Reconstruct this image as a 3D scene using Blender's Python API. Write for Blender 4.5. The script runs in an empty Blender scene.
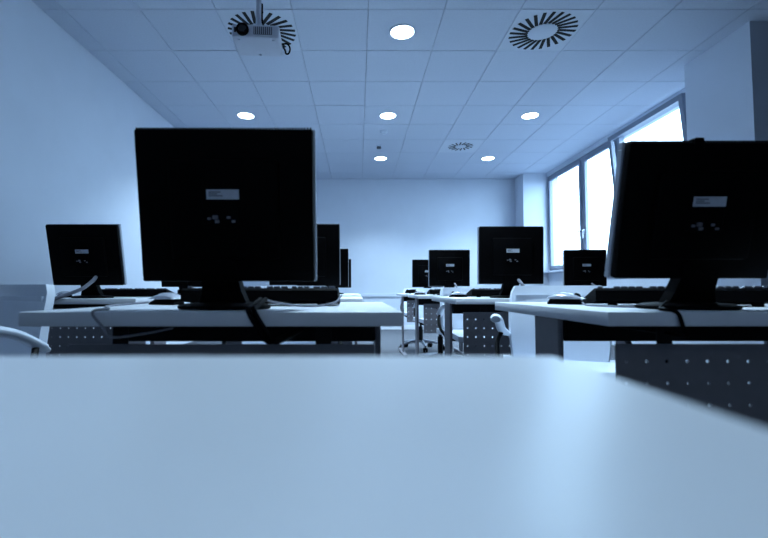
import bpy, bmesh, math, random
from mathutils import Vector, Matrix
random.seed(7)
S = bpy.context.scene
C = S.collection
PI = math.pi

# ------------------------------------------------------------------ camera, sky, exposure
DESK = 0.73                       # desk height
CAMZ = DESK + 0.044               # the camera sits on a desk
F = 438.0                         # focal length in pixels of a 768 px wide frame
cam = bpy.data.cameras.new('camera')
cam.sensor_width = 36.0
cam.lens = F * 36.0 / 768.0
cam.shift_x = 26.0 / 768.0
cam.clip_start = 0.01
cam.dof.use_dof = True
cam.dof.focus_distance = 2.6
cam.dof.aperture_fstop = 3.6
camo = bpy.data.objects.new('camera', cam)
C.objects.link(camo)
camo.location = (0, 0, CAMZ)
camo.rotation_euler = (PI / 2 + math.atan(21 / F), 0, 0)
S.camera = camo

w = bpy.data.worlds.new('overcast_sky')
S.world = w
w.use_nodes = True
bg = w.node_tree.nodes['Background']
bg.inputs['Color'].default_value = (0.50, 0.75, 1.0, 1)
bg.inputs['Strength'].default_value = 9.0
S.view_settings.view_transform = 'Standard'
S.view_settings.look = 'None'
S.view_settings.gamma = 1.0
S.view_settings.use_curve_mapping = False
S.view_settings.exposure = 0.62

CEIL = CAMZ + 2.21
XL, XP, XW = -2.5, 3.22, 3.60     # plain wall, pillar face, window plane
YB, YF = 8.65, -2.2               # end wall, wall behind the camera
WZ0, WZ1 = 1.12, CEIL - 0.07      # window sill and head


def portal(loc, sx, sy, rot):     # tells the sampler where the windows let the sky in
    l = bpy.data.lights.new('window_portal', 'AREA')
    l.shape = 'RECTANGLE'
    l.size, l.size_y = sx, sy
    l.cycles.is_portal = True
    o = bpy.data.objects.new('window_portal', l)
    C.objects.link(o)
    o.location = loc
    o.rotation_euler = rot


portal((XW + 0.12, (4.52 + 8.2) / 2, (WZ0 + WZ1) / 2), WZ1 - WZ0, 8.2 - 4.52, (0, PI / 2, 0))


# ------------------------------------------------------------------ materials
def mat(name, col, rough=0.5, metal=0.0, spec=0.5, var=0.0, scale=20.0, bump=0.0, bscale=200.0, emit=None, estr=0.0):
    m = bpy.data.materials.new(name)
    m.use_nodes = True
    nt = m.node_tree
    b = nt.nodes['Principled BSDF']
    b.inputs['Roughness'].default_value = rough
    b.inputs['Metallic'].default_value = metal
    b.inputs['Specular IOR Level'].default_value = spec
    b.inputs['Base Color'].default_value = (*col, 1)
    tc = nt.nodes.new('ShaderNodeTexCoord')
    if var > 0:
        n = nt.nodes.new('ShaderNodeTexNoise')
        n.inputs['Scale'].default_value = scale
        n.inputs['Detail'].default_value = 4
        nt.links.new(tc.outputs['Object'], n.inputs['Vector'])
        r = nt.nodes.new('ShaderNodeValToRGB')
        r.color_ramp.elements[0].position = 0.3
        r.color_ramp.elements[1].position = 0.7
        r.color_ramp.elements[0].color = (*[c * (1 - var) for c in col], 1)
        r.color_ramp.elements[1].color = (*[min(1, c * (1 + var)) for c in col], 1)
        nt.links.new(n.outputs['Fac'], r.inputs['Fac'])
        nt.links.new(r.outputs['Color'], b.inputs['Base Color'])
    if bump > 0:
        n2 = nt.nodes.new('ShaderNodeTexNoise')
        n2.inputs['Scale'].default_value = bscale
        nt.links.new(tc.outputs['Object'], n2.inputs['Vector'])
        bp = nt.nodes.new('ShaderNodeBump')
        bp.inputs['Strength'].default_value = bump
        bp.inputs['Distance'].default_value = 0.002
        nt.links.new(n2.outputs['Fac'], bp.inputs['Height'])
        nt.links.new(bp.outputs['Normal'], b.inputs['Normal'])
    if emit:
        b.inputs['Emission Color'].default_value = (*emit, 1)
        b.inputs['Emission Strength'].default_value = estr
    return m


M = {
    'wall': mat('painted_plaster', (0.61, 0.66, 0.75), 0.7, var=0.02, scale=3, bump=0.05, bscale=300),
    'wall_dark': mat('dark_wall', (0.02, 0.022, 0.03), 0.8, var=0.05, scale=3),  # near-black tone assumed for the unseen wall past the pillar
    'ceil': mat('ceiling_tile_board', (0.53, 0.58, 0.68), 0.85, var=0.03, scale=60, bump=0.15, bscale=400),
    'slab': mat('ceiling_void', (0.34, 0.38, 0.46), 0.9, var=0.05),
    'diffuser': mat('diffuser_enamel', (0.57, 0.62, 0.71), 0.6, var=0.01),
    'slot': mat('black_slot', (0.006, 0.006, 0.008), 0.9, var=0.1),
    'lap': mat('white_laminate', (0.76, 0.80, 0.86), 0.42, var=0.015, scale=8, bump=0.03, bscale=500),
    'edge': mat('grey_edge_band', (0.74, 0.77, 0.83), 0.5, var=0.02, scale=15),
    'metal': mat('grey_powder_coat', (0.18, 0.175, 0.20), 0.5, var=0.05, scale=40, bump=0.1, bscale=600),
    'blackmetal': mat('black_steel', (0.004, 0.004, 0.005), 0.6, spec=0.2, var=0.1, scale=30),
    'black': mat('black_plastic', (0.0012, 0.0011, 0.0016), 0.6, spec=0.05, var=0.1, scale=60),
    'bezel': mat('silver_bezel', (0.30, 0.33, 0.40), 0.4, var=0.03),
    'screen': mat('screen_glass', (0.004, 0.004, 0.006), 0.15, var=0.05),
    'sticker': mat('label_paper', (0.55, 0.58, 0.66), 0.6, var=0.06, scale=90),
    'print': mat('label_print', (0.12, 0.13, 0.17), 0.7, var=0.1),
    'port': mat('connector_metal', (0.20, 0.20, 0.24), 0.4, metal=0.5, var=0.2, scale=200),
    'key': mat('key_caps', (0.10, 0.11, 0.14), 0.28, var=0.1, scale=100),
    'silver': mat('silver_plastic', (0.55, 0.58, 0.66), 0.25, metal=0.35, var=0.03),
    'cable': mat('grey_cable', (0.22, 0.23, 0.28), 0.45, var=0.05),
    'chair': mat('white_chair_plastic', (0.70, 0.76, 0.86), 0.45, var=0.02, scale=10),
    'chrome': mat('chrome', (0.55, 0.57, 0.62), 0.2, metal=1.0, var=0.02),
    'frame': mat('window_aluminium', (0.22, 0.25, 0.32), 0.45, metal=0.2, var=0.04),
    'proj': mat('projector_shell', (0.50, 0.53, 0.62), 0.45, var=0.02),
    'grille': mat('projector_grille', (0.10, 0.11, 0.14), 0.6, var=0.05),
    'lens': mat('lens_glass', (0.004, 0.002, 0.004), 0.08, var=0.05),
    'lamp': mat('lit_lamp', (0.9, 0.95, 1.0), 0.5, var=0.01, emit=(0.72, 0.88, 1.0), estr=9.0),
    'sensor': mat('sensor_plastic', (0.62, 0.68, 0.78), 0.5, var=0.02),
}


def carpet():
    m = mat('carpet', (0.1, 0.1, 0.1), 0.95, bump=0.6, bscale=250)
    nt = m.node_tree
    b = nt.nodes['Principled BSDF']
    tc = [n for n in nt.nodes if n.type == 'TEX_COORD'][0]
    n = nt.nodes.new('ShaderNodeTexNoise')
    n.inputs['Scale'].default_value = 80
    n.inputs['Detail'].default_value = 6
    r = nt.nodes.new('ShaderNodeValToRGB')
    r.color_ramp.elements[0].position = 0.4
    r.color_ramp.elements[1].position = 0.62
    r.color_ramp.elements[0].color = (0.015, 0.017, 0.022, 1)
    r.color_ramp.elements[1].color = (0.16, 0.17, 0.20, 1)
    nt.links.new(tc.outputs['Object'], n.inputs['Vector'])
    nt.links.new(n.outputs['Fac'], r.inputs['Fac'])
    nt.links.new(r.outputs['Color'], b.inputs['Base Color'])
    return m


def glass():
    m = bpy.data.materials.new('window_glass')
    m.use_nodes = True
    nt = m.node_tree
    nt.nodes.clear()
    out = nt.nodes.new('ShaderNodeOutputMaterial')
    mx = nt.nodes.new('ShaderNodeMixShader')
    tr = nt.nodes.new('ShaderNodeBsdfTransparent')
    gl = nt.nodes.new('ShaderNodeBsdfGlossy')
    gl.inputs['Roughness'].default_value = 0.02
    tr.inputs['Color'].default_value = (0.95, 0.97, 0.98, 1)
    mx.inputs[0].default_value = 0.04
    nt.links.new(tr.outputs[0], mx.inputs[1])
    nt.links.new(gl.outputs[0], mx.inputs[2])
    nt.links.new(mx.outputs[0], out.inputs['Surface'])
    return m


M['ground'] = mat('unseen_ground', (0.16, 0.17, 0.19), 0.9, var=0.1, scale=0.5)
M['carpet'] = carpet()
M['glass'] = glass()


# ------------------------------------------------------------------ mesh helpers
class MB:
    def __init__(s):
        s.bm = bmesh.new()

    def box(s, x0, x1, y0, y1, z0, z1, bevel=0.0, seg=2, mtx=None):
        r = bmesh.ops.create_cube(s.bm, size=1.0)
        vs = r['verts']
        for v in vs:
            v.co = Vector(((x0 + x1) / 2 + v.co.x * (x1 - x0), (y0 + y1) / 2 + v.co.y * (y1 - y0), (z0 + z1) / 2 + v.co.z * (z1 - z0)))
        if bevel > 0:
            es = list({e for v in vs for e in v.link_edges})
            nv = bmesh.ops.bevel(s.bm, geom=es, offset=bevel, segments=seg, profile=0.5, affect='EDGES')
            vs = list({v for v in nv['verts']} | {v for v in vs if v.is_valid})
        if mtx is not None:
            for v in vs:
                if v.is_valid:
                    v.co = mtx @ v.co
        return s

    def cyl(s, p0, p1, r0, r1=None, n=16, caps=True):
        r1 = r0 if r1 is None else r1
        return s.tube([p0, p1], [r0, r1], n, caps)

    def tube(s, pts, rad, n=8, caps=True, flat=1.0):
        pts = [Vector(p) for p in pts]
        if not isinstance(rad, (list, tuple)):
            rad = [rad] * len(pts)
        t0 = (pts[1] - pts[0]).normalized()
        up = Vector((0, 0, 1)) if abs(t0.z) < 0.9 else Vector((1, 0, 0))
        rings = []
        for i, p in enumerate(pts):
            a = pts[max(i - 1, 0)]
            b = pts[min(i + 1, len(pts) - 1)]
            t = (b - a).normalized()
            sd = t.cross(up)
            if sd.length < 1e-5:
                sd = Vector((1, 0, 0))
            sd.normalize()
            u = sd.cross(t).normalized()
            up = u
            rings.append([s.bm.verts.new(p + (sd * math.cos(k * 2 * PI / n) + u * math.sin(k * 2 * PI / n) * flat) * rad[i]) for k in range(n)])
        for a, b in zip(rings, rings[1:]):
            for k in range(n):
                s.bm.faces.new((a[k], a[(k + 1) % n], b[(k + 1) % n], b[k]))
        if caps:
            s.bm.faces.new(rings[0][::-1])
            s.bm.faces.new(rings[-1])
        return s

    def lathe(s, prof, n=24, sx=1.0, sy=1.0, c=(0, 0, 0)):
        rings = []
        for r, z in prof:
            rings.append([s.bm.verts.new((c[0] + r * sx * math.cos(k * 2 * PI / n), c[1] + r * sy * math.sin(k * 2 * PI / n), c[2] + z)) for k in range(n)])
        for a, b in zip(rings, rings[1:]):
            for k in range(n):
                s.bm.faces.new((a[k], a[(k + 1) % n], b[(k + 1) % n], b[k]))
        s.bm.faces.new(rings[0][::-1])
        s.bm.faces.new(rings[-1])
        return s

    def build(s, name, m, parent=None, smooth=True, loc=None):
        bm = s.bm
        bmesh.ops.recalc_face_normals(bm, faces=bm.faces[:])
        me = bpy.data.meshes.new(name)
        for f in bm.faces:
            f.smooth = smooth
        for e in bm.edges:
            if len(e.link_faces) == 2 and e.calc_face_angle(0) > 0.6:
                e.smooth = False
        bm.to_mesh(me)
        bm.free()
        me.materials.append(M[m])
        o = bpy.data.objects.new(name, me)
        C.objects.link(o)
        if parent:
            o.parent = parent
        if loc:
            o.location = loc
        return o


def smooth_path(pts, n=6):
    P = [Vector(p) for p in pts]
    P = [2 * P[0] - P[1]] + P + [2 * P[-1] - P[-2]]
    out = []
    for i in range(1, len(P) - 2):
        for k in range(n):
            t = k / n
            a, b, c, d = P[i - 1:i + 3]
            out.append(0.5 * ((2 * b) + (c - a) * t + (2 * a - 5 * b + 4 * c - d) * t * t + (3 * b - a - 3 * c + d) * t ** 3))
    out.append(P[-2])
    return out


def tag(o, label=None, cat=None, group=None, kind=None):
    if label: o['label'] = label
    if cat: o['category'] = cat
    if group: o['group'] = group
    if kind: o['kind'] = kind
    return o


def thing(name, label, cat, loc=(0, 0, 0), rz=0.0, group=None):
    o = bpy.data.objects.new(name, None)
    o.empty_display_size = 0.05
    C.objects.link(o)
    o.location = loc
    o.rotation_euler = (0, 0, rz)
    return tag(o, label, cat, group)


def dup(root, loc, rz, label):
    def cp(o, parent):
        c = o.copy()
        C.objects.link(c)
        c.parent = parent
        for ch in list(o.children):
            cp(ch, c)
        return c
    r = cp(root, None)
    r.location = loc
    r.rotation_euler = (0, 0, rz)
    r['label'] = label
    return r


# ------------------------------------------------------------------ room shell
def struct(name, mb, m, parent=None):
    o = mb.build(name, m, parent, smooth=False)
    o['kind'] = 'structure'
    return o


floor = struct('floor', MB().box(XL - 0.15, XW + 0.3, YF - 0.15, YB + 0.15, -0.1, 0), 'carpet')
ceiling = struct('ceiling', MB().box(XL - 0.15, XW + 0.3, YF - 0.15, YB + 0.15, CEIL + 0.018, CEIL + 0.12), 'slab')
struct('wall_left', MB().box(XL - 0.12, XL, YF, YB, 0, CEIL + 0.018), 'wall')
struct('wall_back', MB().box(XL, XW + 0.2, YB, YB + 0.12, 0, CEIL + 0.018), 'wall')
struct('wall_front', MB().box(XL, XW + 0.2, YF - 0.12, YF, 0, CEIL + 0.018), 'wall')
WY0, WY1 = 4.52, 8.22
wr = MB()
wr.box(XW - 0.02, XW + 0.2, 4.22, YB, 0, WZ0 - 0.03)
wr.box(XW - 0.02, XW + 0.2, 4.22, YB, WZ1, CEIL + 0.018)
wr.box(XW - 0.02, XW + 0.2, 4.22, WY0, WZ0 - 0.03, WZ1)
struct('wall_right', wr, 'wall')
struct('ground_unseen', MB().box(XW + .3, 90, -70, 80, -3.6, -3.5), 'ground')  # unseen ground, added to cut light rising through the windows onto the ceiling
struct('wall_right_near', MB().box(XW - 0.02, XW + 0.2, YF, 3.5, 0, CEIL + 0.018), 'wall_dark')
struct('wall_right_pillar', MB().box(XP, XW + 0.2, 3.5, 4.22, 0, CEIL + 0.018), 'wall')
struct('wall_back_pillar', MB().box(3.13, XW + 0.2, 8.22, YB, 0, CEIL + 0.018), 'wall')
struct('trim_1', MB().box(XL, 3.13, YB - 0.025, YB, 0.64, 0.70, 0.004), 'wall')
struct('trim_2', MB().box(XW - 0.14, XW + 0.1, 4.22, 8.22, WZ0 - 0.03, WZ0, 0.006), 'wall')
struct('baseboard_back', MB().box(XL, 3.13, YB - 0.015, YB, 0, 0.08, 0.003), 'edge')
struct('baseboard_left', MB().box(XL, XL + 0.015, YF, YB - 0.015, 0, 0.08, 0.003), 'edge')

# ceiling tiles
TX0, TY0, T = 0.08, 3.95, 0.6
DIFF = {(2, -1): 0.275, (-2, -1): 0.285, (2, 4): 0.19}       # tile cells that are air diffusers
tile_mesh = {}
kx0, kx1 = -5, 5
for kx in range(kx0, kx1 + 1):
    for ky in range(-11, 8):
        x0, x1 = max(TX0 + kx * T, XL), min(TX0 + (kx + 1) * T, XW)
        y0, y1 = max(TY0 + ky * T, YF), min(TY0 + (ky + 1) * T, YB)
        if x1 - x0 < 0.03 or y1 - y0 < 0.03 or (kx, ky) in DIFF:
            continue
        key = (round(x1 - x0, 3), round(y1 - y0, 3))
        if key not in tile_mesh:
            hx, hy = (x1 - x0) / 2 - 0.0025, (y1 - y0) / 2 - 0.0025
            o = MB().box(-hx, hx, -hy, hy, 0, 0.014, 0.002, 1).build('ceiling_tile', 'ceil', ceiling, smooth=False)
            tile_mesh[key] = o.data
        else:
            o = bpy.data.objects.new('ceiling_tile', tile_mesh[key])
            C.objects.link(o)
            o.parent = ceiling
        o.location = ((x0 + x1) / 2, (y0 + y1) / 2, CEIL + random.uniform(0, 0.0012))

# swirl air diffusers
names = {(2, -1): 'large round swirl air diffuser in the ceiling, clear of the projector',
         (-2, -1): 'large round swirl air diffuser in the ceiling behind the hanging projector',
         (2, 4): 'small round swirl air diffuser in the ceiling towards the end wall'}
for (kx, ky), R in DIFF.items():
    cx, cy = TX0 + (kx + .5) * T, TY0 + (ky + .5) * T
    t = thing('air_diffuser', names[(kx, ky)], 'air vent', (cx, cy, CEIL), 0, 'swirl air diffusers in the ceiling')
    MB().box(-.298, .298, -.298, .298, -0.002, 0.014, 0.002, 1).build('face_plate', 'diffuser', t, smooth=False)
    n = 24 if R > .2 else 16
    for k in range(n):
        a = 2 * PI * k / n
        r0, r1, wd = R * 0.44, R, R * 0.05
        tw = 0.35
        m = Matrix.Rotation(a, 4, 'Z') @ Matrix.Translation((r0, 0, 0)) @ Matrix.Rotation(tw, 4, 'Z')
        MB().box(0, (r1 - r0) * 1.02, -wd, wd, -0.0045, 0.001, mtx=m).build('slot', 'slot', t, smooth=False)
    MB().lathe([(R * .42, -0.002), (R * .42, -0.006), (R * .39, -0.008), (0.001, -0.008)], 32).build('centre_disc', 'diffuser', t)

# downlights
LAMP_W = 260.0
LP = [((0, -1), 'round lit downlight in the ceiling, between the two large air diffusers'),
      ((-3, 2), 'round lit downlight in the ceiling, in the line beside the plain wall'),
      ((0, 2), 'round lit downlight in the ceiling, next before the smoke detector over the aisle'),
      ((3, 2), 'round lit downlight in the ceiling, beside the windows'),
      ((0, 5), 'round lit downlight close to the end wall over the aisle, just past the small sensor'),
      ((3, 5), 'round lit downlight close to the end wall, beside the small air diffuser')]
LP += [((0, -4), 'round lit downlight in the ceiling above the second row, over the aisle'),
       ((0, -10), 'unseen fill light added in the ceiling behind the bare desk')]  # last one added out of view to brighten desk fronts and panels
for (kx, ky), lab in LP:
    cx, cy = TX0 + (kx + .5) * T, TY0 + (ky + .5) * T
    t = thing('ceiling_light', lab, 'ceiling light', (cx, cy, CEIL), 0, 'ceiling downlights')
    MB().lathe([(0.098, 0.002), (0.112, 0.0), (0.114, -0.006), (0.104, -0.010), (0.098, -0.006)], 32).build('trim_ring', 'diffuser', t)
    MB().lathe([(0.098, -0.002), (0.097, -0.0075), (0.001, -0.0085)], 32).build('lamp_disc', 'lamp', t)
    l = bpy.data.lights.new('lamp_beam', 'SPOT')          # the reflector throws most of the lamp's light downwards
    l.energy = LAMP_W * (0.33 if ky == -10 else 1.0)      # the unseen fill added behind the camera is weaker
    l.color = (0.58, 0.81, 1.0)
    l.spot_size = math.radians(118)
    l.spot_blend = 0.9
    l.shadow_soft_size = 0.09
    lo_ = bpy.data.objects.new('lamp_beam', l)
    C.objects.link(lo_)
    lo_.parent = t
    lo_.location = (0, 0, -0.02)

t = thing('smoke_detector', 'white disc smoke detector on ceiling tile over the aisle', 'smoke detector', (0.36, 6.0, CEIL), 0)
MB().lathe([(0.055, 0.002), (0.055, -0.018), (0.04, -0.03), (0.001, -0.032)], 24).build('body', 'sensor', t)
MB().lathe([(0.03, -0.028), (0.03, -0.04), (0.022, -0.044), (0.001, -0.044)], 20).build('chamber', 'sensor', t)
t = thing('motion_sensor', 'small grey motion sensor on ceiling tile beyond the smoke detector', 'sensor', (0.32, 6.62, CEIL), 0)
MB().lathe([(0.04, 0.002), (0.04, -0.012), (0.001, -0.014)], 20).build('mount', 'sensor', t)
MB().box(-.032, .032, -.02, .02, -.05, -.012, .006).build('housing', 'grille', t)

# windows
def window(n, y0, y1, tilt):
    fr = MB()
    d0, d1 = XW, XW + 0.07
    f = 0.035
    fr.box(d0, d1, y0, y1, WZ0, WZ0 + f)
    fr.box(d0, d1, y0, y1, WZ1 - f, WZ1)
    fr.box(d0, d1, y0, y0 + f, WZ0 + f, WZ1 - f)
    fr.box(d0, d1, y1 - f, y1, WZ0 + f, WZ1 - f)
    o = struct('window_%d' % n, fr, 'frame')
    s = MB()
    a0, a1, z0, z1, g = y0 + f + .003, y1 - f - .003, 0, WZ1 - WZ0 - 2 * f - .006, 0.06
    s.box(-.03, .02, a0, a1, z0, z0 + g, .004, 1)
    s.box(-.03, .02, a0, a1, z1 - g, z1, .004, 1)
    s.box(-.03, .02, a0, a0 + g, z0 + g, z1 - g, .004, 1)
    s.box(-.03, .02, a1 - g, a1, z0 + g, z1 - g, .004, 1)
    so = s.build('sash', 'frame', o, smooth=False)
    so.location = (XW + 0.015, 0, WZ0 + f + .003)
    so.rotation_euler = (0, -tilt, 0)
    MB().box(-.008, -.002, a0 + g - .004, a1 - g + .004, z0 + g - .004, z1 - g + .004).build('pane', 'glass', so, smooth=False)
    h = MB()
    hy = a1 - g / 2 if n != 1 else a0 + g / 2
    h.box(-.042, -.029, hy - .012, hy + .012, .50, .58, .003, 1)
    h.tube([(-.042, hy, .56), (-.065, hy, .56)], .008, 8)
    h.box(-.075, -.06, hy - .009, hy + .009, .43, .57, .004, 1)
    h.build('handle', 'silver', so)


window(1, 6.95, WY1, 0)
window(2, 5.98, 6.95, 0)
window(3, WY0, 5.98, math.radians(5))

# ------------------------------------------------------------------ furniture kinds
DW, DD = 0.77, 0.73        # desk width and depth; origin = middle of the front edge on the floor


def perforated(mb, x0, x1, z0, z1, y0, y1, pitch=0.046, r=0.0062):
    bm = mb.bm
    nx = max(1, int((x1 - x0) / pitch)); nz = max(1, int((z1 - z0) / pitch))
    px, pz = (x1 - x0) / nx, (z1 - z0) / nz
    for i in range(nx):
        for j in range(nz):
            cx, cz = x0 + (i + .5) * px, z0 + (j + .5) * pz
            out = [(cx + a * px / 2, cz + b * pz / 2) for a, b in ((1, 0), (1, 1), (0, 1), (-1, 1), (-1, 0), (-1, -1), (0, -1), (1, -1))]
            inn = [(cx + r * math.cos(k * PI / 4), cz + r * math.sin(k * PI / 4)) for k in range(8)]
            A = {}
            for y in (y0, y1):
                A[y] = ([bm.verts.new((p[0], y, p[1])) for p in out], [bm.verts.new((p[0], y, p[1])) for p in inn])
                for k in range(8):
                    q = (A[y][0][k], A[y][0][(k + 1) % 8], A[y][1][(k + 1) % 8], A[y][1][k])
                    bm.faces.new(q if y == y0 else q[::-1])
            for k in range(8):
                bm.faces.new((A[y0][1][k], A[y0][1][(k + 1) % 8], A[y1][1][(k + 1) % 8], A[y1][1][k]))
    bmesh.ops.remove_doubles(bm, verts=bm.verts[:], dist=1e-5)
    be = [e for e in bm.edges if len(e.link_faces) == 1]
    bmesh.ops.bridge_loops(bm, edges=be)


def make_desk(label):
    t = thing('office_desk', label, 'desk', (0, 0, 0), 0, 'white office desks in rows')
    hw = DW / 2
    top = MB().box(-hw, hw, 0, DD, DESK - 0.029, DESK, 0.0025, 2)
    o = top.build('tabletop', 'lap', t)
    o.data.materials.append(M['edge'])
    for p in o.data.polygons:
        if abs(p.normal.z) < 0.5:
            p.material_index = 1
    for s in (-1, 1):
        x0, x1 = sorted((s * (hw - .03), s * (hw - .044)))
        lg = MB().box(x0, x1, .285, .445, .03, DESK - .029, .004, 1).build('leg', 'metal', t, smooth=False)
        MB().box(x0 - .016, x1 + .016, .05, .68, .008, .045, .008, 2).build('foot', 'metal', lg)
        for yy in (.09, .64):
            MB().cyl(((x0 + x1) / 2, yy, 0), ((x0 + x1) / 2, yy, .012), .018, n=12).build('glide', 'blackmetal', lg)
    MB().box(-hw + .045, hw - .045, .286, .34, .638, DESK - .029, .003, 1).build('beam', 'blackmetal', t, smooth=False)
    pb = MB()
    perforated(pb, -hw + .055, hw - .055, .410, .643, .070, .074, pitch=.0425, r=.0042)
    pb.box(-hw + .055, hw - .055, .070, .074, .643, .657)
    pb.build('modesty_panel', 'metal', t, smooth=False)
    for s in (-.22, .22):
        MB().box(s - .017, s + .017, .0745, .079, .61, DESK - .029, .001, 1).build('bracket', 'blackmetal', t, smooth=False)
    return t


def make_monitor(name, label, w_, h_, tilt, bottom, nx=0.0):
    """origin on the desk under the middle of the screen; back of the screen faces -Y"""
    t = thing(name, label, 'monitor', (0, 0, 0), 0, 'black flat monitors on the desks')
    R = Matrix.Translation((0, 0, bottom)) @ Matrix.Rotation(tilt, 4, 'X')
    hw = w_ / 2
    hs = MB().box(-hw + .003, hw - .003, 0, .022, .003, h_ - .003, .004, 2)
    # raised centre of the back shell
    hs.box(-hw * .62, hw * .62, -.018, .004, h_ * .16, h_ * .80, .010, 2)
    hs.bm.transform(R)
    o = hs.build('housing', 'black', t)
    bz = MB()
    b = .016
    bz.box(-hw, hw, .022, .040, 0, b, .002, 1); bz.box(-hw, hw, .022, .040, h_ - b, h_, .002, 1)
    bz.box(-hw, -hw + b, .022, .040, b, h_ - b, .002, 1); bz.box(hw - b, hw, .022, .040, b, h_ - b, .002, 1)
    bz.bm.transform(R)
    bz.build('bezel', 'bezel', t)
    sc = MB().box(-hw + b, hw - b, .024, .034, b, h_ - b)
    sc.bm.transform(R)
    sc.build('screen', 'screen', t, smooth=False)
    vr = MB()
    n = int(w_ / .0065)
    for k in range(n):
        x = -hw + .008 + k * (w_ - .016) / (n - 1)
        vr.box(x - .0014, x + .0014, .004, .019, h_ - .004, h_ + .001)
    vr.bm.transform(R)
    tag(vr.build('vent_ribs', 'black', t, smooth=False), kind='stuff')
    zc = h_ * .55
    st = MB().box(-.035, .035, -.0192, -.0175, zc - .001, zc + .020)
    st.bm.transform(R)
    so = st.build('label_sticker', 'sticker', t, smooth=False)
    pr = MB()
    for dz, l in ((.0145, .026), (.0105, .018), (.0065, .030)):
        pr.box(-.030, -.030 + l, -.0197, -.0192, zc - .001 + dz, zc + dz + .001)
    pr.bm.transform(R)
    pr.build('print', 'print', so, smooth=False)
    pp = MB().box(-.045, .035, -.0205, -.016, zc - .055, zc - .006, .002, 1)
    pp.bm.transform(R)
    po = pp.build('port_panel', 'black', t, smooth=False)
    for (px, pz, a) in ((-.030, -.042, .004), (-.017, -.039, .006), (-.013, -.048, .005), (.012, -.040, .004), (.022, -.048, .004)):
        q = MB().box(px - a, px + a, -.0235, -.020, zc + pz - a * .7, zc + pz + a * .7, .001, 1)
        q.bm.transform(R)
        q.build('connector', 'port', po, smooth=False)
    # neck and foot
    nk = MB()
    zt = bottom + h_ * .30
    ty = -math.sin(tilt) * h_ * .30
    prof = [(.055, .050, .012), (.045, .040, .04), (.040, ty * .2 + .020, bottom + .02), (.038, ty + .005, zt)]
    rings = []
    for hw2, yc, z in prof:
        rings.append([nk.bm.verts.new(p) for p in ((-hw2, yc - .024, z), (hw2, yc - .024, z), (hw2, yc + .012, z), (-hw2, yc + .012, z))])
    for a_, b_ in zip(rings, rings[1:]):
        for k in range(4):
            nk.bm.faces.new((a_[k], a_[(k + 1) % 4], b_[(k + 1) % 4], b_[k]))
    nk.bm.faces.new(rings[0][::-1]); nk.bm.faces.new(rings[-1])
    nk.build('neck', 'black', t, smooth=False).location.x = nx
    MB().lathe([(.095, 0), (.100, .003), (.100, .008), (.085, .013), (.001, .018)], 36, 1.06, .92, (nx, .045, 0)).build('base', 'black', t)
    return t


def make_keyboard():
    """origin on the desk at the middle of the rear edge (towards -Y); keys slope down to +Y"""
    t = thing('keyboard', 'k', 'keyboard', (0, 0, 0), 0, 'black keyboards on the desks')
    b = MB()
    sec = [(0, .014), (0, .043), (.012, .049), (.15, .018), (.158, .012), (.155, .002), (.12, .002)]
    L = [b.bm.verts.new((-.215, y, z)) for y, z in sec]
    R_ = [b.bm.verts.new((.215, y, z)) for y, z in sec]
    n = len(sec)
    for k in range(n):
        b.bm.faces.new((L[k], L[(k + 1) % n], R_[(k + 1) % n], R_[k]))
    b.bm.faces.new(L[::-1]); b.bm.faces.new(R_)
    b.build('body', 'black', t, smooth=False)
    for s in (-.17, .17):
        MB().box(s - .012, s + .012, .006, .018, 0, .018, .002, 1).build('foot', 'black', t, smooth=False)
    k_ = MB()
    slope = math.atan2(.031, .138)
    m0 = Matrix.Translation((0, .012, .049)) @ Matrix.Rotation(-slope, 4, 'X')
    for r in range(6):
        y = .006 + r * .0205
        groups = [(-.205, .075)] if r else [(-.205, -.19), (-.165, -.09), (-.075, 0), (.015, .075)]
        groups += [(.085, .135), (.145, .207)]
        for g0, g1 in groups:
            nn = max(1, round((g1 - g0) / .0187))
            if r == 5 and g1 == .075:
                spans = [(-.205, -.185), (-.184, -.164), (-.163, -.143), (-.142, -.02), (-.019, .002), (.003, .024), (.025, .05), (.051, .075)]
            else:
                spans = [(g0 + (g1 - g0) * i / nn, g0 + (g1 - g0) * (i + 1) / nn) for i in range(nn)]
            for a, c in spans:
                k_.box(a + .0012, c - .0012, y, y + .017, -.001, .0075, .0014, 1, m0)
    tag(k_.build('keys', 'key', t, smooth=False), kind='stuff')
    return t


def make_mouse():
    t = thing('computer_mouse', 'm', 'mouse', (0, 0, 0), 0, 'computer mice on the desks')
    b = MB()
    prof = [(-.052, .020, .012), (-.045, .027, .026), (-.02, .031, .037), (.008, .031, .036), (.032, .029, .027), (.048, .025, .017), (.055, .016, .010)]
    def ring(hw, y, h, z0, bm, nn=10):
        r = []
        for k in range(nn):
            a = PI * k / (nn - 1)
            r.append(bm.verts.new((hw * math.cos(a), y, z0 + (h - z0) * math.sin(a) ** .7 if 0 < k < nn - 1 else z0)))
        return r
    lo = MB()
    for mb, sc, z0, hs in ((b, 1.0, .017, 1.0), (lo, .98, .0, .72)):
        rr = [ring(hw * sc, y * sc, max(h * hs, z0 + .002), z0, mb.bm) for y, hw, h in prof]
        for p, q in zip(rr, rr[1:]):
            for k in range(len(p) - 1):
                mb.bm.faces.new((p[k], p[k + 1], q[k + 1], q[k]))
            mb.bm.faces.new((p[-1], p[0], q[0], q[-1]))
        mb.bm.faces.new(rr[0]); mb.bm.faces.new(rr[-1][::-1])
    b.build('shell', 'silver', t)
    lo.build('lower_body', 'black', t)
    MB().lathe([(.009, -.004), (.011, -.003), (.011, .003), (.009, .004)], 16).build('scroll_wheel', 'black', t).matrix_local = \
        Matrix.Translation((0, .030, .024)) @ Matrix.Rotation(PI / 2, 4, 'Y')
    return t


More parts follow.
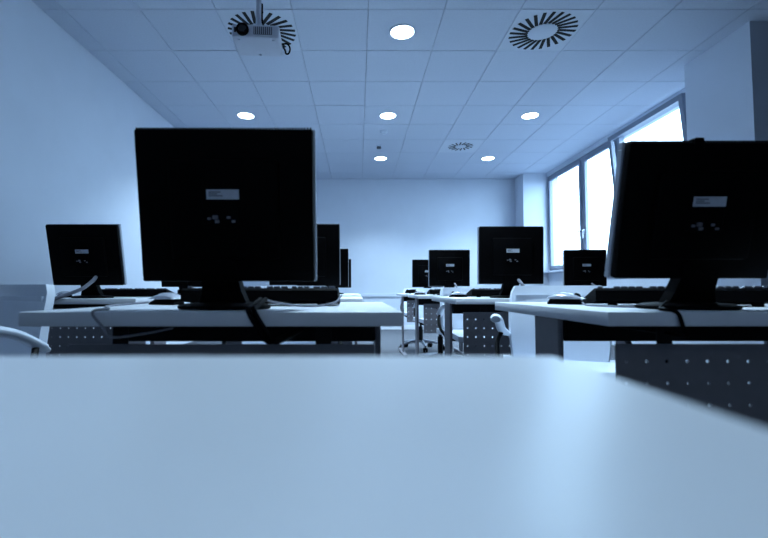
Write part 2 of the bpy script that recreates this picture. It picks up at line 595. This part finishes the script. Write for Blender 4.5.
def make_chair():
    """origin on the floor; sitter faces -Y, backrest at +Y"""
    t = thing('office_chair', 'c', 'chair', (0, 0, 0), 0, 'white office chairs at the desks')
    # backrest: curved shell
    def shell(nx, nz, pos, th, name, m, parent):
        mb = MB()
        F_ = []; B_ = []
        for j in range(nz + 1):
            F_.append([]); B_.append([])
            for i in range(nx + 1):
                p, nrm = pos(i / nx * 2 - 1, j / nz)
                F_[j].append(mb.bm.verts.new(Vector(p) - Vector(nrm) * th / 2))
                B_[j].append(mb.bm.verts.new(Vector(p) + Vector(nrm) * th / 2))
        for j in range(nz):
            for i in range(nx):
                mb.bm.faces.new((F_[j][i], F_[j][i + 1], F_[j + 1][i + 1], F_[j + 1][i]))
                mb.bm.faces.new((B_[j][i], B_[j + 1][i], B_[j + 1][i + 1], B_[j][i + 1]))
        for i in range(nx):
            mb.bm.faces.new((F_[0][i], B_[0][i], B_[0][i + 1], F_[0][i + 1]))
            mb.bm.faces.new((F_[nz][i], F_[nz][i + 1], B_[nz][i + 1], B_[nz][i]))
        for j in range(nz):
            mb.bm.faces.new((F_[j][0], F_[j + 1][0], B_[j + 1][0], B_[j][0]))
            mb.bm.faces.new((F_[j][nx], B_[j][nx], B_[j + 1][nx], F_[j + 1][nx]))
        bmesh.ops.bevel(mb.bm, geom=[e for e in mb.bm.edges if e.calc_face_angle(0) > 1.0], offset=th * .3, segments=2, affect='EDGES')
        return mb.build(name, m, parent)
    def back(u, v):
        hw = .185 + .012 * math.sin(PI * v)
        if v > .9: hw -= (v - .9) * .12
        z = .47 + .322 * v
        y = .215 + .045 * v - .035 * u * u - .02 * math.sin(PI * v)
        return (u * hw, y, z), Vector((.35 * u, 1, -.1)).normalized()
    bo = shell(14, 12, back, .026, 'backrest', 'chair', t)
    # ridge pressed across the backrest
    shell(14, 2, lambda u, v: ((u * .17, .223 + .045 * .8 - .033 * u * u - .02, .735 + .018 * v), (0, 1, 0)), .020, 'rib', 'chair', bo)
    def seat(u, v):
        hw = .225 - .02 * (1 - v) ** 2
        y = -.225 + .44 * v
        z = .455 + .010 * u * u - .03 * max(0, .25 - v) * 2 + .02 * max(0, v - .85)
        return (u * hw, y, z), Vector((0, 0, 1))
    shell(12, 10, seat, .035, 'seat', 'chair', t)
    MB().box(-.12, .12, -.12, .14, .405, .438, .01, 2).build('seat_mechanism', 'blackmetal', t)
    br = MB().tube(smooth_path([(0, .1, .415), (0, .2, .42), (0, .265, .47), (0, .270, .56)]), .022, 10, flat=.5)
    br.build('back_support', 'blackmetal', t)
    for s in (-1, 1):
        a = MB().tube(smooth_path([(s * .19, .20, .575), (s * .225, .13, .60), (s * .235, .03, .645), (s * .240, -.08, .667), (s * .238, -.15, .665)], 6),
                      [.014] * 4 + [.020] * 18 + [.022] * 2 + [.016], 12, flat=.75)
        ao = a.build('armrest', 'chair', t)
        MB().tube(smooth_path([(s * .228, .12, .598), (s * .245, .09, .55), (s * .235, .05, .48), (s * .18, .02, .425), (s * .10, .02, .42)], 6), .010, 8).build('arm_support', 'blackmetal', ao)
    MB().cyl((0, 0, .10), (0, 0, .30), .027, n=16).cyl((0, 0, .30), (0, 0, .41), .015, n=16).build('gas_column', 'blackmetal', t)
    for k in range(5):
        an = 2 * PI * k / 5 + .9
        d = Vector((math.cos(an), math.sin(an), 0))
        sp = MB().tube([d * .02 + Vector((0, 0, .115)), d * .15 + Vector((0, 0, .10)), d * .29 + Vector((0, 0, .075))], [.026, .022, .015], 10, flat=.8)
        so = sp.build('base_spoke', 'chrome', t)
        pr = Vector((-d.y, d.x, 0))
        cs = MB()
        for q in (-.016, .016):
            c = d * .285 + pr * q + Vector((0, 0, .028))
            cs.cyl(c - pr * .009, c + pr * .009, .028, n=16)
        cs.cyl(d * .285 + Vector((0, 0, .028)), d * .285 + Vector((0, 0, .078)), .008, n=8)
        cs.build('caster', 'black', so)
    return t


# ------------------------------------------------------------------ desks
# columns: wall column, aisle column (wall side), aisle column (window side), window column; rows away from the bare desk
ROW = ['first row', 'second row', 'third row', 'fourth row']
COL = {'wall': (-1.525, 'by the plain wall'), 'aisle_wall': (-.295, 'on the plain-wall side of the aisle'),
       'aisle_window': (.885, 'on the window side of the aisle'), 'window': (2.05, 'beside the windows')}
Y = [.88, 2.25, 3.65, 4.92]
dk = make_desk('white office desk standing bare and empty, its top broadly lit')
dk.location = (.132 - DW / 2, .297 - DD, 0)
dk['label'] = 'bare white desk with nothing on it, in front of all the other rows'
desks = [('aisle_wall', 0, -.295, .88), ('aisle_window', 0, .888, .885), ('wall', 1, -1.525, 2.25), ('aisle_wall', 1, -.36, 2.25), ('aisle_window', 1, .885, 2.25),
         ('wall', 2, -1.5, 3.65), ('aisle_wall', 2, -.36, 3.65), ('aisle_window', 2, .885, 3.65), ('window', 2, 2.05, 3.65),
         ('aisle_wall', 3, -.38, 4.92), ('aisle_window', 3, .885, 4.92)]
for c, r, x, y in desks:
    dup(dk, (x, y, 0), 0, 'white desk with a monitor in the %s, %s' % (ROW[r], COL[c][1]))

# ------------------------------------------------------------------ monitors
R_ = math.radians
ma = make_monitor('computer_monitor', 'large black monitor in the first row, on the plain-wall side of the aisle', .392, .338, R_(10), .060, -.02)
ma.location = (-.291, .985, DESK)
mb_ = make_monitor('computer_monitor', 'black monitor with a webcam on top, first row, on the window side of the aisle', .350, .302, R_(14), .066, .02)
mb_.location = (.749, .985, DESK)
# webcam on that monitor: its own thing, clipped to the top edge
zt = DESK + .064 + .302 * math.cos(R_(14))
yt = .985 - .302 * math.sin(R_(14))
wc = thing('webcam', 'small black webcam clipped on top of the monitor nearest the pillar side', 'webcam', (.724, yt, zt), 0)
wc['label'] = 'small black rounded webcam sitting on the top edge of a monitor'
MB().lathe([(.014, .001), (.015, .004), (.013, .008), (.007, .011), (.001, .012)], 20, 1, .8, (0, .015, 0)).build('body', 'black', wc)
MB().box(-.010, .010, .000, .006, -.02, .010, .002, 1).build('clip', 'black', wc, smooth=False)
mc = make_monitor('computer_monitor', 'black monitor on the second-row desk by the plain wall, thick grey cable at its side', .385, .332, R_(14), .066)
mc.location = (-1.465, 2.38, DESK)
dup(mc, (-.288, 2.36, DESK), 0, 'black monitor in the second row, on the plain-wall side of the aisle')
dup(mc, (-1.50, 3.77, DESK), 0, 'black monitor in the third row, on the desk by the plain wall')
dup(mc, (-.272, 3.74, DESK), 0, 'black monitor in the third row, on the plain-wall side of the aisle')
dup(mc, (-.268, 4.98, DESK), 0, 'black monitor in the fourth row, on the plain-wall side of the aisle')
md = make_monitor('computer_monitor', 'black monitor in the second row, on the window side of the aisle', .357, .318, R_(3), .074)
md.location = (.842, 2.40, DESK)
dup(md, (.795, 3.80, DESK), 0, 'black monitor in the third row, on the window side of the aisle')
dup(md, (1.965, 3.78, DESK), R_(-4), 'black monitor in the third row, on the desk beside the windows')
dup(md, (.80, 5.02, DESK), 0, 'black monitor in the fourth row, on the window side of the aisle')

# ------------------------------------------------------------------ keyboards, mice
kb = make_keyboard()
kb.location = (-.27, 1.20, DESK)
kb['label'] = 'black keyboard behind the large first-row monitor, on the plain-wall side of the aisle'
KB = [(.876, 1.178, 'black keyboard behind the monitor with the webcam, first row'),
      (-1.36, 2.62, 'black keyboard on the second-row desk by the plain wall'),
      (-.33, 2.62, 'black keyboard in the second row, on the plain-wall side of the aisle'),
      (.905, 2.66, 'black keyboard in the second row, on the window side of the aisle'),
      (-1.44, 4.02, 'black keyboard on the third-row desk by the plain wall'),
      (.875, 4.05, 'black keyboard in the third row, on the window side of the aisle'),
      (.80, 5.30, 'black keyboard in the fourth row, on the window side of the aisle')]
for x, y, l in KB:
    dup(kb, (x, y, DESK), R_(-15) if y < 1.5 else 0, l)
ms = make_mouse()
ms.location = (-.575, 1.32, DESK)
ms.rotation_euler = (0, 0, R_(65))
ms['label'] = 'silver mouse beside the large first-row monitor, on the plain-wall side of the aisle'
MS = [(.640, 1.350, -125, 'silver-topped mouse at the desk corner left of the keyboard with the webcam monitor'),
      (.62, 2.72, 60, 'computer mouse in the second row, on the window side of the aisle'),
      (-1.74, 2.60, 60, 'computer mouse on the second-row desk by the plain wall'),
      (.575, 4.08, 60, 'computer mouse in the third row, on the window side of the aisle')]
MS[0] = MS[0][:3] + ('silver-topped mouse lying between the desk end and the keyboard of the webcam monitor',)
for x, y, a, l in MS:
    dup(ms, (x, y, DESK), R_(a), l)

# ------------------------------------------------------------------ cables
def cable(label, pts, r=.003, m='black', n=8):
    return tag(MB().tube(smooth_path(pts, 7), r, n).build('cable', m), label, 'cable', 'computer cables')


d = DESK
for i, dx in enumerate((0, .012)):
    cable(['black cable hanging over the desk front below the large monitor', 'black cable hanging over the desk front below the large monitor'][i],
          [(-.235 + dx, 1.06, d + .022), (-.232 + dx, .96, d + .008), (-.225 + dx, .90, d + .006), (-.215 + dx, .872, d - .004), (-.198 + dx, .868, d - .03), (-.180 + dx, .878, d - .058), (-.17 + dx, .96, d - .062), (-.16 + dx, 1.14, d - .06)], .0055)
cable('thin grey cable lying on the desk below the keyboard of the large monitor',
      [(-.23, 1.08, d + .022), (-.21, 1.10, d + .014), (-.15, 1.12, d + .004), (-.10, 1.12, d + .004), (-.06, 1.14, d + .012), (-.05, 1.17, d + .022), (-.045, 1.19, d + .030)], .0026, 'cable')
cable('thin dark cable running from the silver mouse over the desk front',
      [(-.615, 1.29, d + .008), (-.66, 1.20, d + .003), (-.62, 1.08, d + .003), (-.545, .96, d + .003), (-.532, .89, d + .003), (-.528, .876, d - .006), (-.505, .872, d - .03), (-.492, .878, d - .05), (-.485, 1.0, d - .055), (-.48, 1.14, d - .055)], .0028, 'cable')
cable('black cable draped over the desk front beside the base of the webcam monitor',
      [(.72, 1.02, d + .018), (.66, .96, d + .004), (.632, .90, d + .004), (.640, .880, d - .002), (.648, .877, d - .03), (.660, .885, d - .048), (.672, .96, d - .050), (.68, 1.15, d - .050)], .004)
cable('thin grey cable curling on the desk between mouse and keyboard of the webcam monitor',
      [(.655, 1.28, d + .007), (.625, 1.20, d + .003), (.64, 1.12, d + .003), (.66, 1.08, d + .003), (.69, 1.06, d + .003)], .0025, 'cable')
cable('thick grey cable curving from the second-row monitor by the plain wall over the desk front',
      [(-1.408, 2.355, d + .115), (-1.405, 2.315, d + .09), (-1.43, 2.27, d + .05), (-1.50, 2.25, d + .018), (-1.55, 2.235, d - .005), (-1.575, 2.235, d - .05), (-1.57, 2.40, d - .07)], .0095, 'cable')
cable('grey cable behind the second-row monitor on the window side of the aisle',
      [(.872, 2.38, d + .10), (.878, 2.345, d + .075), (.90, 2.34, d + .04), (.93, 2.36, d + .012), (.99, 2.42, d + .009)], .008, 'cable')
cable('grey cable behind the third-row monitor on the window side of the aisle',
      [(.835, 3.78, d + .10), (.841, 3.745, d + .075), (.86, 3.74, d + .04), (.89, 3.76, d + .012), (.95, 3.82, d + .009)], .008, 'cable')
cable('grey cable behind the third-row monitor beside the windows',
      [(2.005, 3.76, d + .10), (2.02, 3.725, d + .075), (2.05, 3.72, d + .04), (2.10, 3.74, d + .012), (2.16, 3.80, d + .009)], .008, 'cable')

# ------------------------------------------------------------------ chairs
ch = make_chair()
ch.location = (.79, 1.70, 0)
ch.rotation_euler = (0, 0, R_(-20))
ch['label'] = 'white office chair drawn up to the desk of the webcam monitor'
CH = [(-1.255, 1.30, -8, 'white office chair close to the plain wall, at the end of the first row'),
      (-.32, 1.77, 0, 'white office chair behind the desk of the large monitor'),
      (.84, 3.14, 6, 'white office chair at the second-row desk on the window side of the aisle'),
      (.84, 4.50, 8, 'white office chair at the third-row desk on the window side of the aisle'),
      (.82, 5.75, 5, 'white office chair at the fourth-row desk on the window side of the aisle'),
      (2.0, 4.50, 0, 'white office chair at the third-row desk beside the windows')]
for x, y, a, l in CH:
    dup(ch, (x, y, 0), R_(a), l)

# ------------------------------------------------------------------ projector
p = thing('ceiling_projector', 'light grey projector hanging from the ceiling on a pole', 'projector', (-.655, 2.72, 2.385), R_(4))
MB().box(-.150, .150, 0, .235, 0, .085, .012, 3).build('body', 'proj', p)
MB().tube([(-.080, -.002, .044), (-.080, -.016, .044), (-.080, -.020, .044)], [.040, .040, .037], 24).build('lens_ring', 'black', p)
MB().tube([(-.080, -.016, .044), (-.080, -.024, .044)], [.030, .022], 24).build('lens', 'lens', p)
g = MB().box(-.012, .105, -.003, .004, .018, .070, .002, 1).build('grille', 'grille', p, smooth=False)
for k in range(9):
    x = -.004 + k * .0125
    MB().box(x - .002, x + .002, -.006, -.002, .020, .068).build('grille_bar', 'proj', g, smooth=False)
MB().box(-.135, -.120, -.003, .004, .028, .062, .002, 1).build('infrared_window', 'lens', p, smooth=False)
MB().cyl((.0, .115, .09), (.0, .115, CEIL - 2.385), .018, n=16).build('pole', 'proj', p)
MB().box(-.06, .06, .06, .17, .083, .105, .004, 1).build('mount_plate', 'proj', p, smooth=False)
MB().lathe([(.055, CEIL - 2.385 - .012), (.055, CEIL - 2.385)], 24, 1, 1, (0, .115, 0)).build('ceiling_flange', 'proj', p)
for x, y in ((-.11, .03), (.11, .03), (0, .21)):
    MB().lathe([(.009, -.008), (.009, .002)], 12, 1, 1, (x, y, 0)).build('foot', 'proj', p)
MB().tube(smooth_path([(.145, .16, .05), (.185, .16, .055), (.205, .17, .03), (.195, .18, .0), (.175, .19, .005), (.165, .2, .04), (.10, .17, .12), (.03, .125, .16), (.022, .12, .3)]), .006, 8).build('power_cable', 'black', p)
